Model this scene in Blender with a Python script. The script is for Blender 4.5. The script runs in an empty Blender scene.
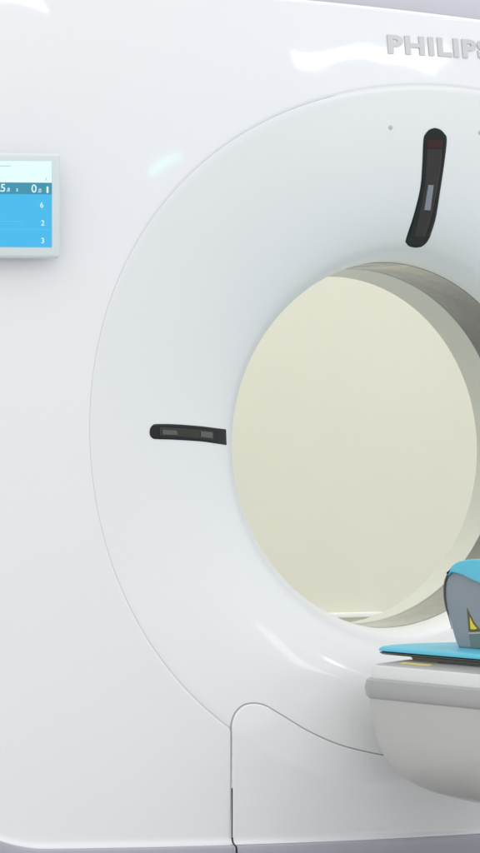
import bpy, bmesh, math, random
import numpy as np
from mathutils import Vector, Matrix
random.seed(4)
S = bpy.context.scene
COL = S.collection
PI = math.pi
rad = math.radians

# ------------------------------------------------------------------ camera
YAW = rad(30); FPX = 4000.0; DIST = 8.75; HY = 445.0
fw = Vector((math.sin(YAW), math.cos(YAW), 0)); rt = Vector((math.cos(YAW), -math.sin(YAW), 0))
CAM = -DIST*fw - (388-240)/FPX*DIST*rt
cd = bpy.data.cameras.new('camera'); cam = bpy.data.objects.new('camera', cd); COL.objects.link(cam)
cam.location = CAM; cam.rotation_euler = (PI/2, 0, -YAW)
cd.sensor_fit = 'VERTICAL'; cd.sensor_height = 36; cd.lens = 36*FPX/853
cd.shift_y = (HY-426.5)/853
cd.clip_end = 200; S.camera = cam

def ray(px, py):
    return (fw + rt*((px-240)/FPX) + Vector((0, 0, (HY-py)/FPX))).normalized()
def at_plane_x(px, py, X):
    d = ray(px, py); t = (X-CAM.x)/d.x; return CAM + d*t
def at_surf(px, py, fn):
    d = ray(px, py); Y = -.1; p = None
    for _ in range(60):
        t = (Y-CAM.y)/d.y; p = CAM + d*t; Y = .5*Y + .5*fn(p.x, p.z)
    return p

# --------------------------------------------------------------- materials
def mat(name, col, rough=.4, metal=0, coat=0, bump=0, bscale=60, emit=None, estr=0, var=0, spec=.5, vscale=3, wavy=0):
    m = bpy.data.materials.new(name); m.use_nodes = True
    nt = m.node_tree; b = nt.nodes['Principled BSDF']
    b.inputs['Base Color'].default_value = (*col, 1); b.inputs['Roughness'].default_value = rough
    b.inputs['Metallic'].default_value = metal; b.inputs['Coat Weight'].default_value = coat
    b.inputs['Coat Roughness'].default_value = .06
    b.inputs['Specular IOR Level'].default_value = spec
    tc = nt.nodes.new('ShaderNodeTexCoord')
    if var:
        n = nt.nodes.new('ShaderNodeTexNoise'); n.inputs['Scale'].default_value = vscale; n.inputs['Detail'].default_value = 5
        nt.links.new(tc.outputs['Object'], n.inputs['Vector'])
        r = nt.nodes.new('ShaderNodeMapRange'); r.inputs[1].default_value = .3; r.inputs[2].default_value = .7
        r.inputs[3].default_value = 1-var; r.inputs[4].default_value = 1+var*.3
        nt.links.new(n.outputs['Fac'], r.inputs[0])
        mx = nt.nodes.new('ShaderNodeVectorMath'); mx.operation = 'SCALE'; mx.inputs[0].default_value = col
        nt.links.new(r.outputs[0], mx.inputs['Scale']); nt.links.new(mx.outputs[0], b.inputs['Base Color'])
        r2 = nt.nodes.new('ShaderNodeMapRange'); r2.inputs[3].default_value = rough*.85; r2.inputs[4].default_value = rough*1.2
        nt.links.new(n.outputs['Fac'], r2.inputs[0]); nt.links.new(r2.outputs[0], b.inputs['Roughness'])
    if wavy:
        n = nt.nodes.new('ShaderNodeTexNoise'); n.inputs['Scale'].default_value = 5; n.inputs['Detail'].default_value = 1
        nt.links.new(tc.outputs['Object'], n.inputs['Vector'])
        bp = nt.nodes.new('ShaderNodeBump'); bp.inputs['Strength'].default_value = 1; bp.inputs['Distance'].default_value = wavy
        nt.links.new(n.outputs['Fac'], bp.inputs['Height']); nt.links.new(bp.outputs[0], b.inputs['Coat Normal'])
    if bump:
        n = nt.nodes.new('ShaderNodeTexNoise'); n.inputs['Scale'].default_value = bscale; n.inputs['Detail'].default_value = 3
        nt.links.new(tc.outputs['Object'], n.inputs['Vector'])
        bp = nt.nodes.new('ShaderNodeBump'); bp.inputs['Strength'].default_value = bump; bp.inputs['Distance'].default_value = .001
        nt.links.new(n.outputs['Fac'], bp.inputs['Height']); nt.links.new(bp.outputs[0], b.inputs['Normal'])
    if emit:
        b.inputs['Emission Color'].default_value = (*emit, 1); b.inputs['Emission Strength'].default_value = estr
    return m
M = {}
M['shell'] = mat('white_shell_paint', (.805, .815, .835), .38, coat=1, bump=.05, bscale=220, var=.012, wavy=.0042)
M['funnel'] = mat('white_funnel_paint', (.79, .803, .808), .35, coat=.3, bump=.04, bscale=220, var=.012, wavy=.0022)
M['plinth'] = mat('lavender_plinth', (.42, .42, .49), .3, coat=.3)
M['crown'] = mat('crown_painted_shade', (.50, .51, .56), .4)  # shade on the shell's rolled top edge, put into the colour
M['gasket'] = mat('grey_seam', (.34, .345, .34), .6)
M['window'] = mat('smoked_scan_window', (.115, .116, .098), .22, coat=1, bump=5, bscale=13, wavy=.02)
M['tube'] = mat('pale_bore_liner', (.74, .75, .66), .35, coat=.2)
M['black'] = mat('black_gloss', (.008, .011, .011), .3, spec=.3)
M['smoke'] = mat('smoked_glass', (.032, .029, .029), .18, spec=.3)
M['smoke2'] = mat('smoked_glass_green', (.035, .036, .028), .18, spec=.3)
M['redglass'] = mat('dark_red_glass', (.04, .010, .009), .2, spec=.3)
M['lens'] = mat('pale_lens', (.23, .245, .30), .2, spec=.4)
M['lens2'] = mat('grey_lens', (.10, .10, .095), .2, spec=.4)
M['silver'] = mat('silver_letters', (.54, .55, .55), .4, metal=.3)
M['bezel'] = mat('pale_bezel', (.66, .72, .73), .35, coat=.2)
M['table_white'] = mat('table_white', (.74, .74, .74), .35, coat=.3, var=.02)
M['table_grey'] = mat('table_grey', (.40, .405, .40), .42, coat=.15, bump=.15, bscale=500, var=.02)
M['table_light'] = mat('table_light_grey', (.50, .505, .487), .36, coat=.4, bump=.15, bscale=500, var=.02)
M['carbon'] = mat('dark_cradle', (.035, .038, .04), .35, coat=.3)
M['underpad'] = mat('grey_underpad', (.30, .31, .30), .5)
M['blue'] = mat('sky_blue_vinyl', (.095, .56, .76), .42, coat=.12, bump=.4, bscale=180, var=.06)
M['sidegrey'] = mat('grey_blue_side', (.25, .295, .335), .5, bump=.2, bscale=400, var=.05)
M['yellow'] = mat('yellow_label', (.78, .62, .03), .5)
M['yellow2'] = mat('pale_yellow_label', (.78, .68, .22), .5)
M['olive'] = mat('olive_pocket', (.10, .10, .03), .6)
M['teal'] = mat('teal_foot', (.13, .20, .20), .6)
M['wall'] = mat('cream_wall_paint', (.715, .712, .605), .75, bump=.2, bscale=90, var=.02)
M['floor'] = mat('pale_vinyl_floor', (.62, .62, .60), .35, coat=.2, var=.04)
M['highlight'] = mat('white_highlight', (.85, .85, .82), .4)
M['scr_white'] = mat('screen_white', (.0, .0, .0), .3, emit=(.78, .98, .99), estr=.98)
M['scr_dark'] = mat('screen_teal', (.0, .0, .0), .3, emit=(.035, .27, .40), estr=1.0)
M['scr_blue'] = mat('screen_blue', (.0, .0, .0), .3, emit=(.045, .475, .83), estr=1.0)
M['scr_blue2'] = mat('screen_blue_line', (.0, .0, .0), .3, emit=(.08, .53, .85), estr=1.0)
M['scr_text'] = mat('screen_text', (.0, .0, .0), .3, emit=(.66, .93, .98), estr=1.0)
M['scr_grey'] = mat('screen_grey_text', (.0, .0, .0), .3, emit=(.42, .62, .62), estr=1.0)

# ------------------------------------------------------------------ helpers
def mk(name, verts, faces, m, parent=None, smooth=True, autosmooth=None):
    me = bpy.data.meshes.new(name); me.from_pydata([tuple(v) for v in verts], [], faces); me.update()
    bm = bmesh.new(); bm.from_mesh(me); bmesh.ops.recalc_face_normals(bm, faces=bm.faces); bm.to_mesh(me); bm.free()
    if smooth:
        me.polygons.foreach_set('use_smooth', [True]*len(me.polygons))
        if autosmooth is not None:
            me.set_sharp_from_angle(angle=rad(autosmooth))
    me.materials.append(m)
    o = bpy.data.objects.new(name, me); COL.objects.link(o)
    if parent: o.parent = parent
    return o
def empty(name, loc, label, cat, group=None):
    o = bpy.data.objects.new(name, None); COL.objects.link(o); o.location = loc
    o['label'] = label; o['category'] = cat
    if group: o['group'] = group
    o.empty_display_size = .1
    return o
def keep(o, parent):       # parent keeps world coordinates of mesh (parents are only translated/rotated)
    o.parent = parent
    o.matrix_parent_inverse = Matrix.LocRotScale(parent.location, parent.rotation_euler, None).inverted()
    return o
def grid_faces(nr, nc, wrap=False):
    f = []
    for i in range(nr-1):
        for j in range(nc if wrap else nc-1):
            k = (j+1) % nc
            f.append((i*nc+j, i*nc+k, (i+1)*nc+k, (i+1)*nc+j))
    return f
def rbox(name, sx, sy, sz, bev, m, parent=None, seg=4, T=None):
    bm = bmesh.new(); bmesh.ops.create_cube(bm, size=1)
    for v in bm.verts: v.co = Vector((v.co.x*sx, v.co.y*sy, v.co.z*sz))
    if bev: bmesh.ops.bevel(bm, geom=bm.edges[:], offset=bev, segments=seg, affect='EDGES', profile=.5)
    me = bpy.data.meshes.new(name); bm.to_mesh(me); bm.free()
    if T: me.transform(T)
    me.polygons.foreach_set('use_smooth', [True]*len(me.polygons)); me.set_sharp_from_angle(angle=rad(40))
    me.materials.append(m)
    o = bpy.data.objects.new(name, me); COL.objects.link(o)
    if parent: o.parent = parent
    return o
def text_mesh(body, bold=0.0, extrude=.02, res=6, space=1.0):
    c = bpy.data.curves.new('t', 'FONT'); c.body = body; c.size = 1; c.offset = bold; c.extrude = extrude
    c.resolution_u = res; c.align_x = 'LEFT'; c.space_character = space
    o = bpy.data.objects.new('t', c); COL.objects.link(o)
    bpy.context.view_layer.update()
    me = bpy.data.meshes.new_from_object(o.evaluated_get(bpy.context.evaluated_depsgraph_get()))
    bpy.data.objects.remove(o); bpy.data.curves.remove(c)
    return me
def catmull(pts, n=12):
    out = []
    for i in range(len(pts)-1):
        p0 = pts[max(i-1, 0)]; p1 = pts[i]; p2 = pts[i+1]; p3 = pts[min(i+2, len(pts)-1)]
        for k in range(n):
            t = k/n
            out.append(tuple(.5*((2*b)+(-a+c)*t+(2*a-5*b+4*c-d)*t*t+(-a+3*b-3*c+d)*t**3) for a, b, c, d in zip(p0, p1, p2, p3)))
    out.append(tuple(pts[-1])); return out
def sstep(a, b, x):
    t = min(1, max(0, (x-a)/(b-a))); return t*t*(3-2*t)

# ------------------------------------------------- shape of the gantry front
ZT = .918; ZB = -.821; HW = 1.16
def F(x, z):
    y = -.24 + .25*x*x
    y += (.055 if z > 0 else .03)*z*z
    y += .12*max(0, z-.72)**1.6          # upper cover leans back towards its top edge
    y += 1.6*max(0, abs(x)-.98)**2
    return y
ringpx = [(479, 89.7), (414, 85.3), (357, 90.5), (314, 101.5), (270, 119), (225, 145), (185, 180), (155, 212), (130, 250), (112, 290),
          (99, 345), (92, 400), (91, 440), (94.5, 495), (106, 554), (133, 612), (170, 671), (212, 713), (228, 727)]
A = []; B = []
for p in ringpx:
    q = at_surf(*p, F)
    ph = math.atan2(abs(q.x), q.z) if q.x < .02 else math.atan2(q.x, q.z)
    A.append([math.cos(k*ph) for k in range(5)]); B.append(math.hypot(q.x, q.z))
A = np.array(A); B = np.array(B)
# ridge keeps the hidden part of the ring calm
cf = np.linalg.solve(A.T@A + np.diag([0, .02, .05, .15, .3]), A.T@B)
print('ring coeffs', cf, 'resid mm', np.round((A@cf-B)*1000, 1))
R0 = .4
def RR(ph): return float(sum(c*math.cos(k*ph) for k, c in enumerate(cf)))   # ph measured from the top
def D(x, z):
    r = math.hypot(x, z); ph = math.atan2(x, z); R = RR(ph)
    if r >= R: return F(x, z)
    t = max(0, (r-R0)/(R-R0)); yr = F(R*math.sin(ph), R*math.cos(ph))
    p = 2.35
    return yr*(1-(1-t)**p)**(1/p)
def zbot(x): return ZB + .055*sstep(.86, 1.08, abs(x))**1.2

gan = empty('ct_scanner', (0, .2, -1.02), 'large glossy white ring shaped scanner with a round cream coloured opening in its middle', 'scanner')

# front cover: polar grid from ring edge to outline, then over the rim
NA = 900
def outline(ph):
    s, c = math.sin(ph), math.cos(ph); lo, hi = .5, 2.0
    def inside(r):
        x, z = abs(r*s), r*c
        zb = zbot(x); cr = .10
        if x > HW or z > ZT-.05*max(-.5, min(.5, r*s)) or z < zb: return False
        dx = x-(HW-cr)
        if dx > 0:
            dz = max(z-(ZT-.05*max(-.5, min(.5, r*s))-cr), (zb+cr)-z)
            if dz > 0 and dx*dx+dz*dz > cr*cr: return False
        return True
    for _ in range(40):
        m = .5*(lo+hi)
        if inside(m): lo = m
        else: hi = m
    return lo
verts = []; NR = 46
phs = [2*PI*i/NA for i in range(NA)]
def amp(ph):
    d = abs((ph+PI) % (2*PI)-PI)        # 0 top, pi bottom
    return 1-.95*math.exp(-((d-rad(92))/rad(26))**2)
outl = [outline(p) for p in phs]
rows = []
for dr, dy in ((-.0016, .0015), (-.0006, .0015), (.0006, .0011), (.0020, .0004), (.0038, .0001)):
    rows.append([((RR(p)+dr+.0012)*math.sin(p), None, (RR(p)+dr+.0012)*math.cos(p), dy*amp(p)) for p in phs])
for k in range(NR+1):
    u = k/NR; row = []
    for p, ro in zip(phs, outl):
        ra = RR(p)+.006; r = ra+(ro-.002-ra)*u
        row.append((r*math.sin(p), None, r*math.cos(p), 0))
    rows.append(row)
vv = []
for row in rows:
    for x, _, z, dy in row: vv.append((x, F(x, z)+dy, z))
# rim rows: bottom = concave flare towards the viewer (ledge), elsewhere = rounded edge going back
last = [(x, F(x, z), z) for x, _, z, _ in rows[-1]]
def rimrows(base, out_n):
    res = []
    n = 7
    for k in range(1, n+1):
        a = k/n*PI/2; row = []
        for (x, y, z), (nx, nz) in zip(base, out_n):
            wb = sstep(.75, .97, -nz)                      # bottom weight
            # bottom: outward flare
            bz = -.016*math.sin(a); by = -.013*(1-math.cos(a))
            rr = .012
            ox = nx*rr*math.sin(a); oz = nz*rr*math.sin(a); oy = rr*(1-math.cos(a))
            row.append((x+ox*(1-wb), y+oy*(1-wb)+by*wb, z+oz*(1-wb)+bz*wb))
        res.append(row)
    return res
nrm = []
for i in range(NA):
    a = last[i-1]; b = last[(i+1) % NA]; tx, tz = b[0]-a[0], b[2]-a[2]; l = math.hypot(tx, tz)
    nx, nz = -tz/l, tx/l
    if nx*last[i][0]+nz*last[i][2] < 0: nx, nz = -nx, -nz
    nrm.append((nx, nz))
rim = rimrows(last, nrm)
for row in rim: vv += row
nrows = len(rows)+len(rim)
mk('front_cover', vv, grid_faces(nrows, NA, True), M['shell'], autosmooth=50).parent = None
o = bpy.data.objects['front_cover']; keep(o, gan)
edge = rim[-1]

# plinth below the ledge, crown above the top edge, side shell: one strip each, swept from the cover edge
def strip(name, sel, offs, m, par=gan):
    vs = []; n = 0
    for dx, dy, dz in offs:
        for (x, y, z) in sel: vs.append((x+dx*(1 if x > 0 else -1), y+dy, z+dz))
    return keep(mk(name, vs, grid_faces(len(offs), len(sel)), m, autosmooth=60), par)
bot = sorted([edge[i] for i in range(NA) if nrm[i][1] < -.75], key=lambda v: v[0])
strip('plinth', bot, [(0, .0005, -.0005), (0, -.0035, -.002), (0, -.0045, -.006), (0, -.003, -.02), (0, .004, -.05), (0, .03, -.12), (0, .05, -.14), (0, .09, -.141), (0, .7, -.141)], M['plinth'])
top = sorted([edge[i] for i in range(NA) if nrm[i][1] > .75], key=lambda v: v[0])
strip('top_cover', top, [(0, .001, -.003), (0, .002, .004), (0, .008, .02), (0, .03, .055), (0, .07, .085), (0, .14, .10), (0, .6, .10)], M['crown'])
for sgn in (-1, 1):
    sd = sorted([edge[i] for i in range(NA) if nrm[i][0]*sgn > .6], key=lambda v: v[2])
    strip('side_shell', sd, [(-.002, -.002, 0), (.006, .02, 0), (.012, .08, 0), (.01, .3, 0), (-.05, .55, 0), (-.14, .66, 0)], M['shell'])

# funnel: ring edge -> throat
vs = []; nr = 60
for dr, dy in ((-.0018, .0017), (-.0032, .0011), (-.0050, .0003)):
    for p in phs:
        r = RR(p)+dr+.0008; x, z = r*math.sin(p), r*math.cos(p)
        vs.append((x, F(RR(p)*math.sin(p), RR(p)*math.cos(p))+dy*amp(p), z))
for k in range(1, nr+1):
    u = k/nr
    t = (1-u)**1.9
    for p in phs:
        R = RR(p); t2 = t*(1-.0075)
        r = R0+(R-R0)*t2; x, z = r*math.sin(p), r*math.cos(p)
        vs.append((x, D(x, z), z))
for q in (.006, .012):
    for p in phs: vs.append((R0*math.sin(p), q, R0*math.cos(p)))
keep(mk('bore_funnel', vs, grid_faces(nr+5, NA, True), M['funnel']), gan)

def lathe(name, prof, m, n=360):
    vs = []
    for r, y, zc in prof:
        for i in range(n): a = 2*PI*i/n; vs.append((r*math.sin(a), y, zc+r*math.cos(a)))
    return keep(mk(name, vs, grid_faces(len(prof), n, True), m, autosmooth=40), gan)
lathe('scan_window', [(R0+.002, .011, 0), (R0-.001, .0125, 0), (.3985, .02, 0), (.394, .15, -.003)], M['window'])
lathe('bore_liner', [(.396, .149, -.003), (.3925, .151, -.003), (.3905, .20, -.008), (.3885, .232, -.012), (.389, .238, -.012), (.405, .247, -.008), (.50, .28, 0), (.62, .33, 0), (.80, .36, 0)], M['tube'])

# ------------------------------------------------------------ lower panel
seam_px = [(231.5, 727), (232.6, 720), (236, 712.5), (243, 706), (251, 703.8), (259, 704.2), (267, 707), (283, 716.5), (308, 731.5), (340, 745.5), (379, 755), (420, 761)]
sp = [at_surf(px, py, D) for px, py in seam_px]
pl = [(q.x, q.z) for q in sp]
pl.append((0.0, pl[-1][1]-.002))
x0 = pl[0][0]
pts = catmull(pl, 10)
# foot of the vertical edge, a touch of lean like the photo
foot = at_surf(231.5, 853, D); foot = (foot.x, ZB-.02)
left = [(foot[0]+(x0-foot[0])*i/40, foot[1]+(pl[0][1]-foot[1])*i/40) for i in range(40)]
half = left+pts
full = half+[(-x, z) for x, z in reversed(half[:-1])]
P2 = np.array(full)
def distp(x, z):
    a = P2[:-1]; b = P2[1:]; ab = b-a; ap = np.array([x, z])-a
    t = np.clip((ap*ab).sum(1)/np.maximum((ab*ab).sum(1), 1e-12), 0, 1)
    d = ap-ab*t[:, None]; return float(np.sqrt((d*d).sum(1)).min())
top_x = np.array([p[0] for p in half]); top_z = np.array([p[1] for p in half])
# columns
cs = []
xl = min(top_x)
off = 0
while xl+off < 0:
    cs.append(xl+off+1e-5); off += .0006 if off < .012 else (.004 if off < .12 else .01)
cs.append(0.0)
cs = cs+[-c for c in reversed(cs[:-1])]
def ztop(x):
    x = -abs(x); best = -9
    for i in range(len(half)-1):
        a, b = half[i], half[i+1]
        lo, hi = min(a[0], b[0]), max(a[0], b[0])
        if lo <= x <= hi and hi > lo:
            best = max(best, a[1]+(b[1]-a[1])*(x-a[0])/(b[0]-a[0]))
    return best if best > -9 else half[40][1]
rws = [0, .0006, .0012, .0018, .0026, .0036, .005, .008, .014]+[.02+.0105*i for i in range(200)]
vs = []; nrw = 52; LED = 7
rel = [0, .0006, .0012, .0018, .0026, .0036, .005, .008, .012, .02]
for x in cs:
    zt = ztop(x); zb = zbot(x)
    zs = [zt-q for q in rel]+[zt-.02+(zb-zt+.02)*i/40 for i in range(1, 41)]
    for z in zs:
        b = min(1, distp(x, z)/.0032); b = math.sqrt(max(0, 1-(1-b)**2))
        vs.append((x, D(x, z)-.0006-.0026*b, z))
    for k in range(1, LED+1):
        a = k/LED*PI/2
        b = min(1, abs(x-(xl if x < 0 else -xl))/.0032); b = math.sqrt(max(0, 1-(1-b)**2))
        vs.append((x, D(x, zb)-.0006-.0026*b-.013*(1-math.cos(a)), zb-.016*math.sin(a)-.001*(k == LED)))
nr_ = len(rel)+40+LED
fc = [(i*nr_+j, (i+1)*nr_+j, (i+1)*nr_+j+1, i*nr_+j+1) for i in range(len(cs)-1) for j in range(nr_-1)]
keep(mk('lower_panel', vs, fc, M['shell'], autosmooth=60), gan)
# panel plinth
pb = [vs[i*nr_+nr_-1] for i in range(len(cs))]
strip('plinth', pb, [(0, .0005, -.0003), (0, -.0035, -.0015), (0, -.0045, -.006), (0, -.003, -.02), (0, .004, -.05), (0, .03, -.12)], M['plinth'])
# seam strip
vs = []; n = len(full)
for i in range(n):
    a = Vector(full[max(i-1, 0)]); b = Vector(full[min(i+1, n-1)]); t = (b-a).normalized(); nn = Vector((-t.y, t.x))
    c = Vector(full[i])
    for o_ in (-.0004, .0016, .0034):
        q = c+nn*o_; yy = D(q.x, q.y)-(.0013 if o_ != .0034 else -.0004)
        vs.append((q.x, yy, q.y))
keep(mk('panel_seam', vs, grid_faces(n, 3), M['gasket']), gan)
# dark gap in the lower stretch of the vertical seam and through the plinth
za = at_surf(231.5, 788, D).z
vs = []
for z in [za+(ZB-.02-za)*i/20 for i in range(21)]:
    xx = foot[0]+(x0-foot[0])*(z-foot[1])/(pl[0][1]-foot[1])
    for o_ in (-.0026, -.0012, .0003): vs.append((xx+o_, D(xx, z)-.0030, z))
keep(mk('panel_gap', vs, grid_faces(21, 3), M['carbon']), gan)
vs = []
for z, dy in ((ZB-.0, -.004), (ZB-.006, -.005), (ZB-.011, -.008), (ZB-.0145, -.0145), (ZB-.0175, -.021), (ZB-.03, -.0225), (ZB-.12, -.01)):
    xx = foot[0]
    for o_ in (-.0032, .0006): vs.append((xx+o_, D(xx, max(z, ZB))+dy, z))
keep(mk('panel_gap', vs, grid_faces(7, 2), M['black']), gan)

# ------------------------------------------------------- positioning slits
def on_funnel(name, outline_px, m, lift, parent, edge=.0012, surf=D):
    """thin raised patch whose outline lies on the funnel surface"""
    P = [at_surf(px, py, surf) for px, py in outline_px]
    loop = [(q.x, q.z) for q in P]
    return patch(name, loop, m, lift, parent, edge, surf)
def patch(name, loop, m, lift, parent, edge=.0012, surf=D):
    n = len(loop)
    cx = sum(p[0] for p in loop)/n; cz = sum(p[1] for p in loop)/n
    # pair up points across the long axis: loft left side against right side
    h = n//2
    A_ = loop[:h]; B_ = list(reversed(loop[h:h+len(A_)]))
    N = 9; vs = []
    for a, b in zip(A_, B_):
        w = math.hypot(b[0]-a[0], b[1]-a[1])
        us = [0, min(.3, edge/max(w, 1e-6))]+[i/N for i in range(1, N)]+[1-min(.3, edge/max(w, 1e-6)), 1]
        us.sort()
        for j, u in enumerate(us):
            x = a[0]+(b[0]-a[0])*u; z = a[1]+(b[1]-a[1])*u
            k = lift if 0 < j < len(us)-1 else 0
            vs.append((x, surf(x, z)-k+(.0004 if k == 0 else 0), z))
    o = mk(name, vs, grid_faces(len(A_), N+3), m)
    return keep(o, parent) if parent is gan else o
def sub(o, parent):
    o.parent = parent; return o

# outlines as left side / right side lists of equal length (pixel measurements, lofted across)
def dense(L, n=10): return catmull([tuple(map(float, p)) for p in L], n)
Lft = [(434.6, 128), (429.5, 129.5), (425.5, 133.5), (423.2, 140), (422, 164), (420, 188), (413.5, 215), (405.8, 239), (406.2, 243.4), (408.8, 246.2), (412.4, 247.4), (416, 247.7)]
Rgt = [(434.9, 128), (440, 129.5), (444.3, 133.5), (446.8, 140), (444.2, 164), (440.8, 187), (436, 217), (431, 234), (429, 239), (425.8, 243.6), (421.4, 246.8), (416.6, 247.7)]
a = dense(Lft); b = dense(Rgt)
win = on_funnel('laser_window', a+b[::-1], M['black'], .0016, gan)
def quadpx(name, L, R, m, lift, parent, n=8):
    a = dense(L, n); b = dense(R, n)
    o = on_funnel(name, a+b[::-1], m, lift, None)
    return sub(keep(o, gan), gan) if parent is None else o
def subpatch(name, L, R, m, lift, parent):
    o = quadpx(name, L, R, m, lift, parent)
    o.parent = parent                    # parent mesh shares the gantry-space coordinates
    return o
# laser_window meshes were kept in gantry space: children need identity inverse on the same space
subpatch('smoked_pane', [(426.3, 149), (425.6, 164), (424, 185), (418.8, 212), (412.5, 236)], [(441.3, 149), (440.6, 164), (437.5, 185), (431.8, 213), (424.5, 237)], M['smoke'], .0026, win)
subpatch('red_filter', [(426.8, 139), (426.4, 148.2)], [(442.3, 140), (441.6, 148.2)], M['redglass'], .0026, win)
subpatch('lens', [(427.2, 185), (423.2, 210)], [(433.2, 185.3), (430, 210.6)], M['lens'], .0036, win)
Lt = [(149.6, 432), (150.4, 427.8), (153, 424.8), (157, 423.9), (175, 424.1), (200, 426), (213, 427.6), (225.8, 429.2)]
Lb = [(149.6, 432.4), (150.4, 436), (153, 438.6), (157, 439.3), (175, 439.9), (200, 441.5), (213, 443.2), (226.3, 445.2)]
a = dense(Lt); b = dense(Lb)
win2 = on_funnel('laser_window', a+b[::-1], M['black'], .0016, gan)
subpatch('smoked_pane', [(159, 427.2), (175, 427.8), (200, 429.6), (213, 431.2)], [(159, 436), (175, 437), (200, 438.8), (213, 440.2)], M['smoke2'], .0026, win2)
subpatch('lens', [(200, 430.8), (212, 432)], [(200, 437.2), (212, 438.6)], M['lens2'], .0036, win2)
subpatch('lens', [(162, 429.3), (176, 430.2)], [(162, 434.8), (177, 435.4)], M['lens2'], .0034, win2)

# cover screws either side of the top slit
for px, py in ((390.5, 127.5), (480, 132.5)):
    q = at_surf(px, py, D); n = 20; vs = [(q.x, D(q.x, q.z)-.0015, q.z)]
    prof = [(.0035, -.0015), (.0048, -.0008), (.0052, .0005)]
    for r, dy in prof:
        for i in range(n):
            t = 2*PI*i/n; x, z = q.x+r*math.cos(t), q.z+r*math.sin(t); vs.append((x, D(x, z)+dy, z))
    fcs = [(0, 1+i, 1+(i+1) % n) for i in range(n)]
    for k in range(2): fcs += [(1+k*n+i, 1+k*n+(i+1) % n, 1+(k+1)*n+(i+1) % n, 1+(k+1)*n+i) for i in range(n)]
    keep(mk('cover_screw', vs, fcs, M['table_light']), gan)

# --------------------------------------------------------------- wordmark
me = text_mesh('PHILIPS', .042, .02, 8, 1.14)
co = np.array([v.co[:] for v in me.vertices]); mn = co.min(0); mxx = co.max(0)
pL = at_surf(388.5, 60, F); pR = at_surf(478, 66, F)
WX0 = pL.x; WW = .262; WZ0 = .8335; WH = .0415
for v in me.vertices:
    u = (v.co.x-mn[0])/(mxx[0]-mn[0]); w = (v.co.y-mn[1])/(mxx[1]-mn[1]); e = (v.co.z+.02)/.04
    x = WX0+u*WW; z = WZ0+w*WH; v.co = Vector((x, F(x, z)-.0004-.0022*e, z))
me.materials.append(M['silver']); me.polygons.foreach_set('use_smooth', [False]*len(me.polygons))
o = bpy.data.objects.new('wordmark', me); COL.objects.link(o); keep(o, gan)

# ---------------------------------------------------------------- display
# local frame: u to the right, v up, w towards the viewer; flat tablet on the curved cover
pr = at_surf(60, 206, lambda x, z: F(x, z)-.045)
ang = math.atan2(.5*pr.x, 1.0)           # tangent of the cover in plan
ux = Vector((math.cos(ang), math.sin(ang), 0)); wn = Vector((math.sin(ang), -math.cos(ang), 0))
k_ = FPX/((pr-CAM).dot(fw)); cosr = ux.dot(rt)
DW, DH = .36, 105/k_
zc = (HY-206)/k_
base = Vector((pr.x, pr.y, zc)) - ux*(DW/2)
T = Matrix(((ux.x, wn.x, 0, base.x), (ux.y, wn.y, 0, base.y), (0, 0, 1, base.z), (0, 0, 0, 1)))
def T2(u, w, v): return T @ Matrix.Translation((u, w, v))
def pu(px): return DW/2-(60-px)/k_/cosr
def pv(py): return (206-py)/k_
disp = keep(rbox('display', DW, .022, DH, .008, M['bezel'], None, 4, T2(0, 0, 0)), gan)
rbox('mounting_plate', DW-.05, .04, DH-.05, .004, M['bezel'], disp, 3, T2(0, -.028, 0))
rbox('stand_off_lip', DW-.01, .012, .012, .004, M['plinth'], disp, 3, T2(0, -.014, -DH/2+.012))
def flat(name, x0, x1, y0, y1, m, w):
    # rectangle on the glass from pixel bounds
    a = [(pu(x0), w, pv(y1)), (pu(x1), w, pv(y1)), (pu(x1), w, pv(y0)), (pu(x0), w, pv(y0))]
    vs = [T @ Vector(p) for p in a]+[T @ Vector((p[0], p[1]-.0008, p[2])) for p in a]
    o = mk(name, vs, [(0, 1, 2, 3), (0, 1, 5, 4), (1, 2, 6, 5), (2, 3, 7, 6), (3, 0, 4, 7)], m, smooth=False)
    o.parent = disp; return o
XL = -66
flat('screen', XL, 51.6, 161.5, 247.6, M['scr_blue'], .0118)
flat('screen_header', XL, 51.5, 161.6, 183.2, M['scr_white'], .0126)
flat('screen_status_bar', XL, 51.5, 183.2, 194.8, M['scr_dark'], .0126)
flat('screen_divider', -30, 22, 221.6, 222.3, M['scr_blue2'], .0126)
flat('screen_divider', -30, 51, 229.8, 230.3, M['scr_blue2'], .0126)
flat('screen_divider', -40, 10.5, 166.5, 167.3, M['scr_grey'], .0134)
flat('screen_mark', 45.4, 46.2, 177.8, 180.8, M['scr_grey'], .0134)
flat('battery_symbol', 46.2, 48.2, 187, 193.4, M['scr_text'], .0134)
def glyph(s, xl, yb, h, m=M['scr_text'], bold=.01):
    me = text_mesh(s, bold, .002, 4)
    sc = (h/k_)/.69
    for v in me.vertices:
        v.co = T @ Vector((pu(xl)+v.co.x*sc/1.0, .0136+(v.co.z*.1), pv(yb)+v.co.y*sc))
    me.materials.append(m); o = bpy.data.objects.new('screen_writing', me); COL.objects.link(o); o.parent = disp
glyph('5', .4, 192.4, 7.6); glyph('.8', 6.2, 192.2, 3.6); glyph('s', 16, 192, 4)
glyph('0', 31, 193, 7.8); glyph('.0', 37.2, 193, 3.8)
glyph('6', 39.6, 208, 5.2); glyph('2', 40.6, 226, 5.2); glyph('3', 40.6, 243.6, 5.2)
glyph('12', -10, 192.4, 7.6)

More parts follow.
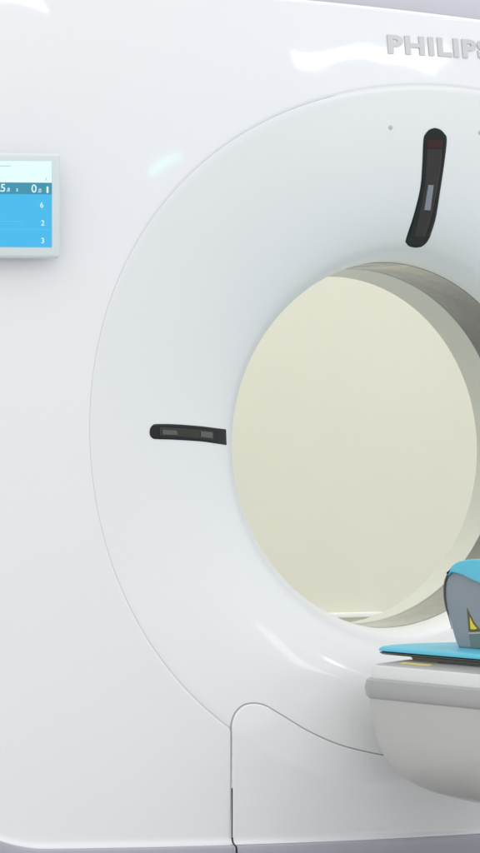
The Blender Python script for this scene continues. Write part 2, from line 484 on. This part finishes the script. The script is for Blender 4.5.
# ==================================================================== table
tab = empty('patient_table', (0, -1.6, -1.02), 'long grey and white scanner couch with rounded end reaching in from the right', 'table')
YF = -2.9
def plan(hw, ye, cr, n=14):
    """open plan outline: near left -> end -> near right (X, Y)"""
    p = [(-hw, YF)]
    p += [(-hw, YF+(ye-cr-YF)*i/24) for i in range(1, 24)]
    for i in range(n+1):
        t = PI-PI/2*i/n; p.append((-hw+cr+cr*math.cos(t), ye-cr+cr*math.sin(t)))
    p += [(-hw+cr+(2*hw-2*cr)*i/10, ye) for i in range(1, 10)]
    for i in range(n+1):
        t = PI/2-PI/2*i/n; p.append((hw-cr+cr*math.cos(t), ye-cr+cr*math.sin(t)))
    p += [(hw, ye-cr+(YF-ye+cr)*i/24) for i in range(1, 25)]
    return p
def slabs(name, levels, m, par, cap_top=True, cap_bot=True, angle=35):
    vs = []; n = None
    for z, hw, ye, cr in levels:
        pl_ = plan(hw, ye, cr); n = len(pl_); vs += [(x, y, z) for x, y in pl_]
    f = grid_faces(len(levels), n, True)
    if cap_top: f.append(tuple(range(n)))
    if cap_bot: f.append(tuple(range((len(levels)-1)*n, len(levels)*n)))
    return keep(mk(name, vs, f, m, autosmooth=angle), par)
EW, EY = .268, -.300
slabs('tray_top', [(-.4480, EW-.085, EY-.090, .05), (-.4468, EW-.070, EY-.075, .055), (-.4480, EW-.055, EY-.055, .06), (-.4560, EW-.014, EY-.014, .066), (-.4575, EW-.011, EY-.011, .066)], M['table_grey'], tab, cap_bot=False, angle=70)  # grey tone of the reflection on the tray top is put into its colour
slabs('tray', [(-.4590, EW-.013, EY-.013, .066), (-.4568, EW-.011, EY-.011, .067), (-.4572, EW-.008, EY-.007, .068), (-.4595, EW-.006, EY-.006, .07), (-.485, EW-.005, EY-.004, .07)], M['table_white'], tab, angle=60)
slabs('side_rail', [(-.4835, EW-.008, EY-.006, .07), (-.4842, EW-.001, EY-.001, .075), (-.488, EW+.006, EY+.006, .08), (-.505, EW+.009, EY+.009, .082), (-.520, EW+.006, EY+.006, .08), (-.526, EW+.001, EY+.001, .075), (-.5275, EW-.010, EY-.010, .07)], M['table_grey'], tab, angle=50)
lv = []
ctl = [(-.525, .000, .000, .08), (-.545, .001, .001, .08), (-.595, .004, .008, .085), (-.622, .007, .014, .09), (-.650, .014, .026, .095), (-.672, .024, .040, .10), (-.692, .040, .060, .105), (-.712, .066, .095, .11), (-.726, .105, .145, .10), (-.736, .150, .21, .06), (-.740, .19, .28, .04)]
ctl = catmull(ctl, 5)
for z, dw, dy, cr in ctl: lv.append((z, EW+.001-dw, EY-.001-dy, cr))
slabs('underbody', lv, M['table_light'], tab, angle=60)
# pedestal
def lbox(name, x0, x1, y0, y1, z0, z1, bev, m, par): 
    o = rbox(name, x1-x0, y1-y0, z1-z0, bev, m, None, 4, Matrix.Translation(((x0+x1)/2, (y0+y1)/2, (z0+z1)/2))); return keep(o, par)
lbox('pedestal', -.19, .19, -2.3, -1.25, -.97, -.722, .03, M['table_white'], tab)
lbox('foot_plate', -.26, .26, -2.4, -1.1, -1.02, -.968, .012, M['table_grey'], tab)
# cradle and underpad
cr_lv = [(-.4575, .196, -.345, .10), (-.4555, .200, -.340, .10), (-.450, .203, -.335, .10), (-.4485, .201, -.337, .10)]
slabs('cradle', [(-.4395, .195, -.295, .05), (-.4385, .208, -.276, .045), (-.4355, .212, -.276, .04), (-.4338, .212, -.276, .04), (-.4328, .206, -.285, .04)], M['carbon'], tab, angle=50)
slabs('cradle_support', [(-.4560, .178, -.375, .05), (-.4450, .190, -.362, .05), (-.4392, .192, -.358, .05)], M['underpad'], tab)
# yellow sticker on the tray lip
q0 = (-.236, -.46); q1 = (-.200, -.56)
vs = []
stk = [(-.236, -.420), (-.190, -.395), (-.190, -.50), (-.236, -.535)]
def ztray(x): return -.4480 + (abs(x)-(EW-.055))/.041*-.0080 if abs(x) > EW-.055 else -.4470
for dz in (.0004, .0012):
    vs += [(x, y, ztray(x)+dz) for x, y in stk]
keep(mk('yellow_sticker', vs, [(4, 5, 6, 7), (0, 1, 5, 4), (1, 2, 6, 5), (2, 3, 7, 6), (3, 0, 4, 7)], M['yellow2'], smooth=False), tab)

# mattress: thin blue pad lying on the cradle
pad_lv = [(-.4335, .200, -.294, .10), (-.4300, .209, -.287, .105), (-.4240, .210, -.288, .105), (-.4200, .206, -.294, .105), (-.4175, .194, -.308, .10), (-.4168, .17, -.335, .09)]
mat_o = empty('mattress', (0, -1.6, -.4335), 'thin sky blue vinyl mattress lying along the dark cradle of the couch', 'mattress')
pad_lv = [(-.4330, .206, -.282, .04), (-.4310, .2125, -.274, .04), (-.4265, .2125, -.275, .04), (-.4225, .2085, -.279, .042), (-.4195, .197, -.288, .05), (-.4172, .183, -.310, .06), (-.4165, .16, -.34, .06)]
slabs('pad', pad_lv, M['blue'], mat_o, angle=70)
# leg support: foam wedge with grey sides and blue top, standing on the mattress
XS = -.15
def prof(pxs): return [(at_plane_x(px, py, XS).y, at_plane_x(px, py, XS).z) for px, py in pxs]
zpad = -.4165
bodyp = prof([(458.3, 650), (455.5, 641), (452, 629), (449, 617), (446.6, 608), (445.2, 599), (444.8, 591), (445.3, 583.5), (446.8, 578), (449, 574.2), (452.5, 572), (457, 572.2), (463, 574), (471, 578), (480, 582), (492, 588), (506, 596), (520, 606), (534, 620), (548, 640), (552, 652)])
bodyp[0] = (bodyp[0][0], zpad); bodyp[-1] = (bodyp[-1][0], zpad)
topp = prof([(449.3, 573.8), (452, 568.5), (456.5, 563.6), (462, 561), (469, 559.6), (480, 559), (494, 561), (510, 567), (526, 578), (542, 596), (556, 622), (562, 640)])
bolster = empty('foam_support', (0, bodyp[0][0]-.15, zpad), 'rounded grey sided foam support with blue vinyl top standing on the mattress', 'support')
def extr(name, poly, xa, xb, m, par, bev=.004, seg=3):
    bm = bmesh.new()
    a = [bm.verts.new((xa, y, z)) for y, z in poly]; f = bm.faces.new(a)
    r = bmesh.ops.extrude_face_region(bm, geom=[f]); vs_ = [v for v in r['geom'] if isinstance(v, bmesh.types.BMVert)]
    for v in vs_: v.co.x = xb
    bmesh.ops.recalc_face_normals(bm, faces=bm.faces)
    if bev:
        es = [e for e in bm.edges if abs(e.verts[0].co.x-e.verts[1].co.x) < 1e-6]
        bmesh.ops.bevel(bm, geom=es, offset=bev, segments=seg, affect='EDGES', profile=.5)
    me = bpy.data.meshes.new(name); bm.to_mesh(me); bm.free()
    me.polygons.foreach_set('use_smooth', [True]*len(me.polygons)); me.set_sharp_from_angle(angle=rad(35)); me.materials.append(m)
    o = bpy.data.objects.new(name, me); COL.objects.link(o); return keep(o, par) if par else o
bp = [(y, z) for y, z in catmull(bodyp, 4)]
extr('side_panel', bp, XS, -XS, M['sidegrey'], bolster, .003)
tp = catmull(topp, 5); bl = catmull(prof([(449.6, 575.4), (453, 572.6), (458, 573.2), (464, 575), (472, 579), (481, 583), (493, 589), (507, 597), (521, 607), (535, 621), (549, 640)]), 5)
extr('blue_top', tp+list(reversed(bl)), XS-.008, -XS+.008, M['blue'], bolster, .005, 4)
# dark piping along the end edge of the side panel
pp = catmull(bodyp[2:11], 5)
vs = []; n = len(pp); ns = 8
for i, (y, z) in enumerate(pp):
    rr = .0010+.0030*sstep(0, .45, i/n)*(1-.8*sstep(.85, 1, i/n))
    for k in range(ns):
        t = 2*PI*k/ns; a_ = pp[max(i-1, 0)]; b_ = pp[min(i+1, n-1)]
        ty, tz = b_[0]-a_[0], b_[1]-a_[1]; l = math.hypot(ty, tz); ny, nz = -tz/l, ty/l
        vs.append((XS-.0004+.6*rr*math.sin(t), y+ny*rr*math.cos(t), z+nz*rr*math.cos(t)))
fcs = grid_faces(n, ns, True); fcs += [tuple(range(ns)), tuple(range((n-1)*ns, n*ns))]
keep(mk('piping', vs, fcs, M['carbon']), bolster)
# pocket with a yellow tag
def poly(name, pxs, dx, m, par):
    P = [at_plane_x(px, py, XS) for px, py in pxs]; n = len(P)
    vs = [(XS-dx, p.y, p.z) for p in P]+[(XS+.002, p.y, p.z) for p in P]
    return keep(mk(name, vs, [tuple(range(n))]+[(i, (i+1) % n, n+(i+1) % n, n+i) for i in range(n)], m, smooth=False), par)
poly('pocket', [(466.8, 607.5), (468.8, 631.6), (472, 632.4), (480, 632), (486, 631), (479.5, 629), (474, 622), (470, 614)], .0006, M['olive'], bolster)
poly('warning_tag', [(470.2, 617), (471, 629), (475, 629.6), (477.6, 628.6), (473.6, 624), (471.4, 619.5)], .0016, M['yellow'], bolster)
poly('trim_line', [(468.5, 632.4), (484, 631.6), (500, 630.5), (500, 632.2), (484, 633.6), (469, 634.2)], .0012, M['table_grey'], bolster)
poly('foot_band', [(469, 634.4), (500, 632.6), (500, 648.4), (471, 648)], .0004, M['teal'], bolster)

# ================================================================== setting
def struct(name, vs, m):
    o = mk(name, vs, [(0, 1, 2, 3)], m, smooth=False); o['kind'] = 'structure'; return o
struct('floor', [(-9, -9, -1.021), (9, -9, -1.021), (9, 5, -1.021), (-9, 5, -1.021)], M['floor'])
struct('back_wall', [(-9, 2.6, -1.02), (9, 2.6, -1.02), (9, 2.6, 2.4), (-9, 2.6, 2.4)], M['wall'])
def at_plane_y(px, py, Y):
    d = ray(px, py); return CAM + d*((Y-CAM.y)/d.y)
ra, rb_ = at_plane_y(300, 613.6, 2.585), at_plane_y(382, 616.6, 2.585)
o = rbox('bore_highlight_strip', rb_.x-ra.x, .03, ra.z-rb_.z, .003, M['highlight'], None, 3, Matrix.Translation(((ra.x+rb_.x)/2, 2.585, (ra.z+rb_.z)/2))); o['kind'] = 'structure'  # strip added on the wall in place of a highlight at the bore bottom

# ================================================================== lighting
w = bpy.data.worlds.new('World'); S.world = w; w.use_nodes = True
nt = w.node_tree; bg = nt.nodes['Background']
tc = nt.nodes.new('ShaderNodeTexCoord'); sx = nt.nodes.new('ShaderNodeSeparateXYZ'); cr = nt.nodes.new('ShaderNodeValToRGB')
mr = nt.nodes.new('ShaderNodeMapRange'); mr.inputs[1].default_value = -1; mr.inputs[2].default_value = 1
nt.links.new(tc.outputs['Generated'], sx.inputs[0]); nt.links.new(sx.outputs['Z'], mr.inputs[0]); nt.links.new(mr.outputs[0], cr.inputs[0])
e = cr.color_ramp.elements; e[0].position = .30; e[0].color = (.58, .585, .61, 1); e[1].position = .85; e[1].color = (.93, .93, .935, 1)
m_ = e.new(.52); m_.color = (.64, .646, .664, 1)
nt.links.new(cr.outputs[0], bg.inputs['Color']); bg.inputs['Strength'].default_value = 1.44
def area(name, loc, target, sx, sy, power, col=(1, 1, 1)):
    l = bpy.data.lights.new(name, 'AREA'); l.shape = 'RECTANGLE'; l.size = sx; l.size_y = sy; l.energy = power; l.color = col
    o = bpy.data.objects.new(name, l); COL.objects.link(o); o.location = loc
    o.rotation_euler = (Vector(target)-Vector(loc)).to_track_quat('-Z', 'Y').to_euler(); return o
def panel(name, loc, sx, sy, rz, radiance, col=(1, 1, 1)):
    o = area(name, loc, (loc[0], loc[1], loc[2]-1), sx, sy, radiance*PI*sx*sy, col); o.rotation_euler = (0, 0, rz); return o
panel('ceiling_panel_light', (1.88, -4.62, 2.6), 2.4, .62, .16, 6.5)
panel('ceiling_panel_light', (-2.4, -3.48, 2.6), .95, .36, -.12, 7)
panel('ceiling_panel_light', (2.40, -3.0, 2.6), .18, .24, 0, 40)
gl = area('mint_glint_light', (-1.1, -5.25, 1.6), (-.618, -.1, .6), .40, .020, .34, (.08, 1, .72)); gl.rotation_euler.rotate_axis('Z', rad(10))  # unseen light without a body, added for the mint glint on the cover
area('wall_gradient_light', (.3, 1.4, 2.3), (.3, 2.6, .3), 2.5, .5, 24, (1, 1, .94))  # unseen light, added to grade the cream wall from top to bottom
def normal_at(x, z, fn):
    e = .002; dx = (fn(x+e, z)-fn(x-e, z))/(2*e); dz = (fn(x, z+e)-fn(x, z-e))/(2*e)
    return Vector((dx, -1, dz)).normalized()
for tagp in ((370, 52), (290, 48), (450, 58), (30, 8), (165, 160), (352, 672)):
    q = at_surf(*tagp, D); nn = normal_at(q.x, q.z, D); d = (q-CAM).normalized(); r = d-2*d.dot(nn)*nn
    print('REFL', tagp, [round(c, 3) for c in q], [round(c, 3) for c in r])

S.view_settings.view_transform = 'Standard'; S.view_settings.look = 'None'; S.view_settings.exposure = 0; S.view_settings.gamma = 1
S.cycles.use_denoising = True
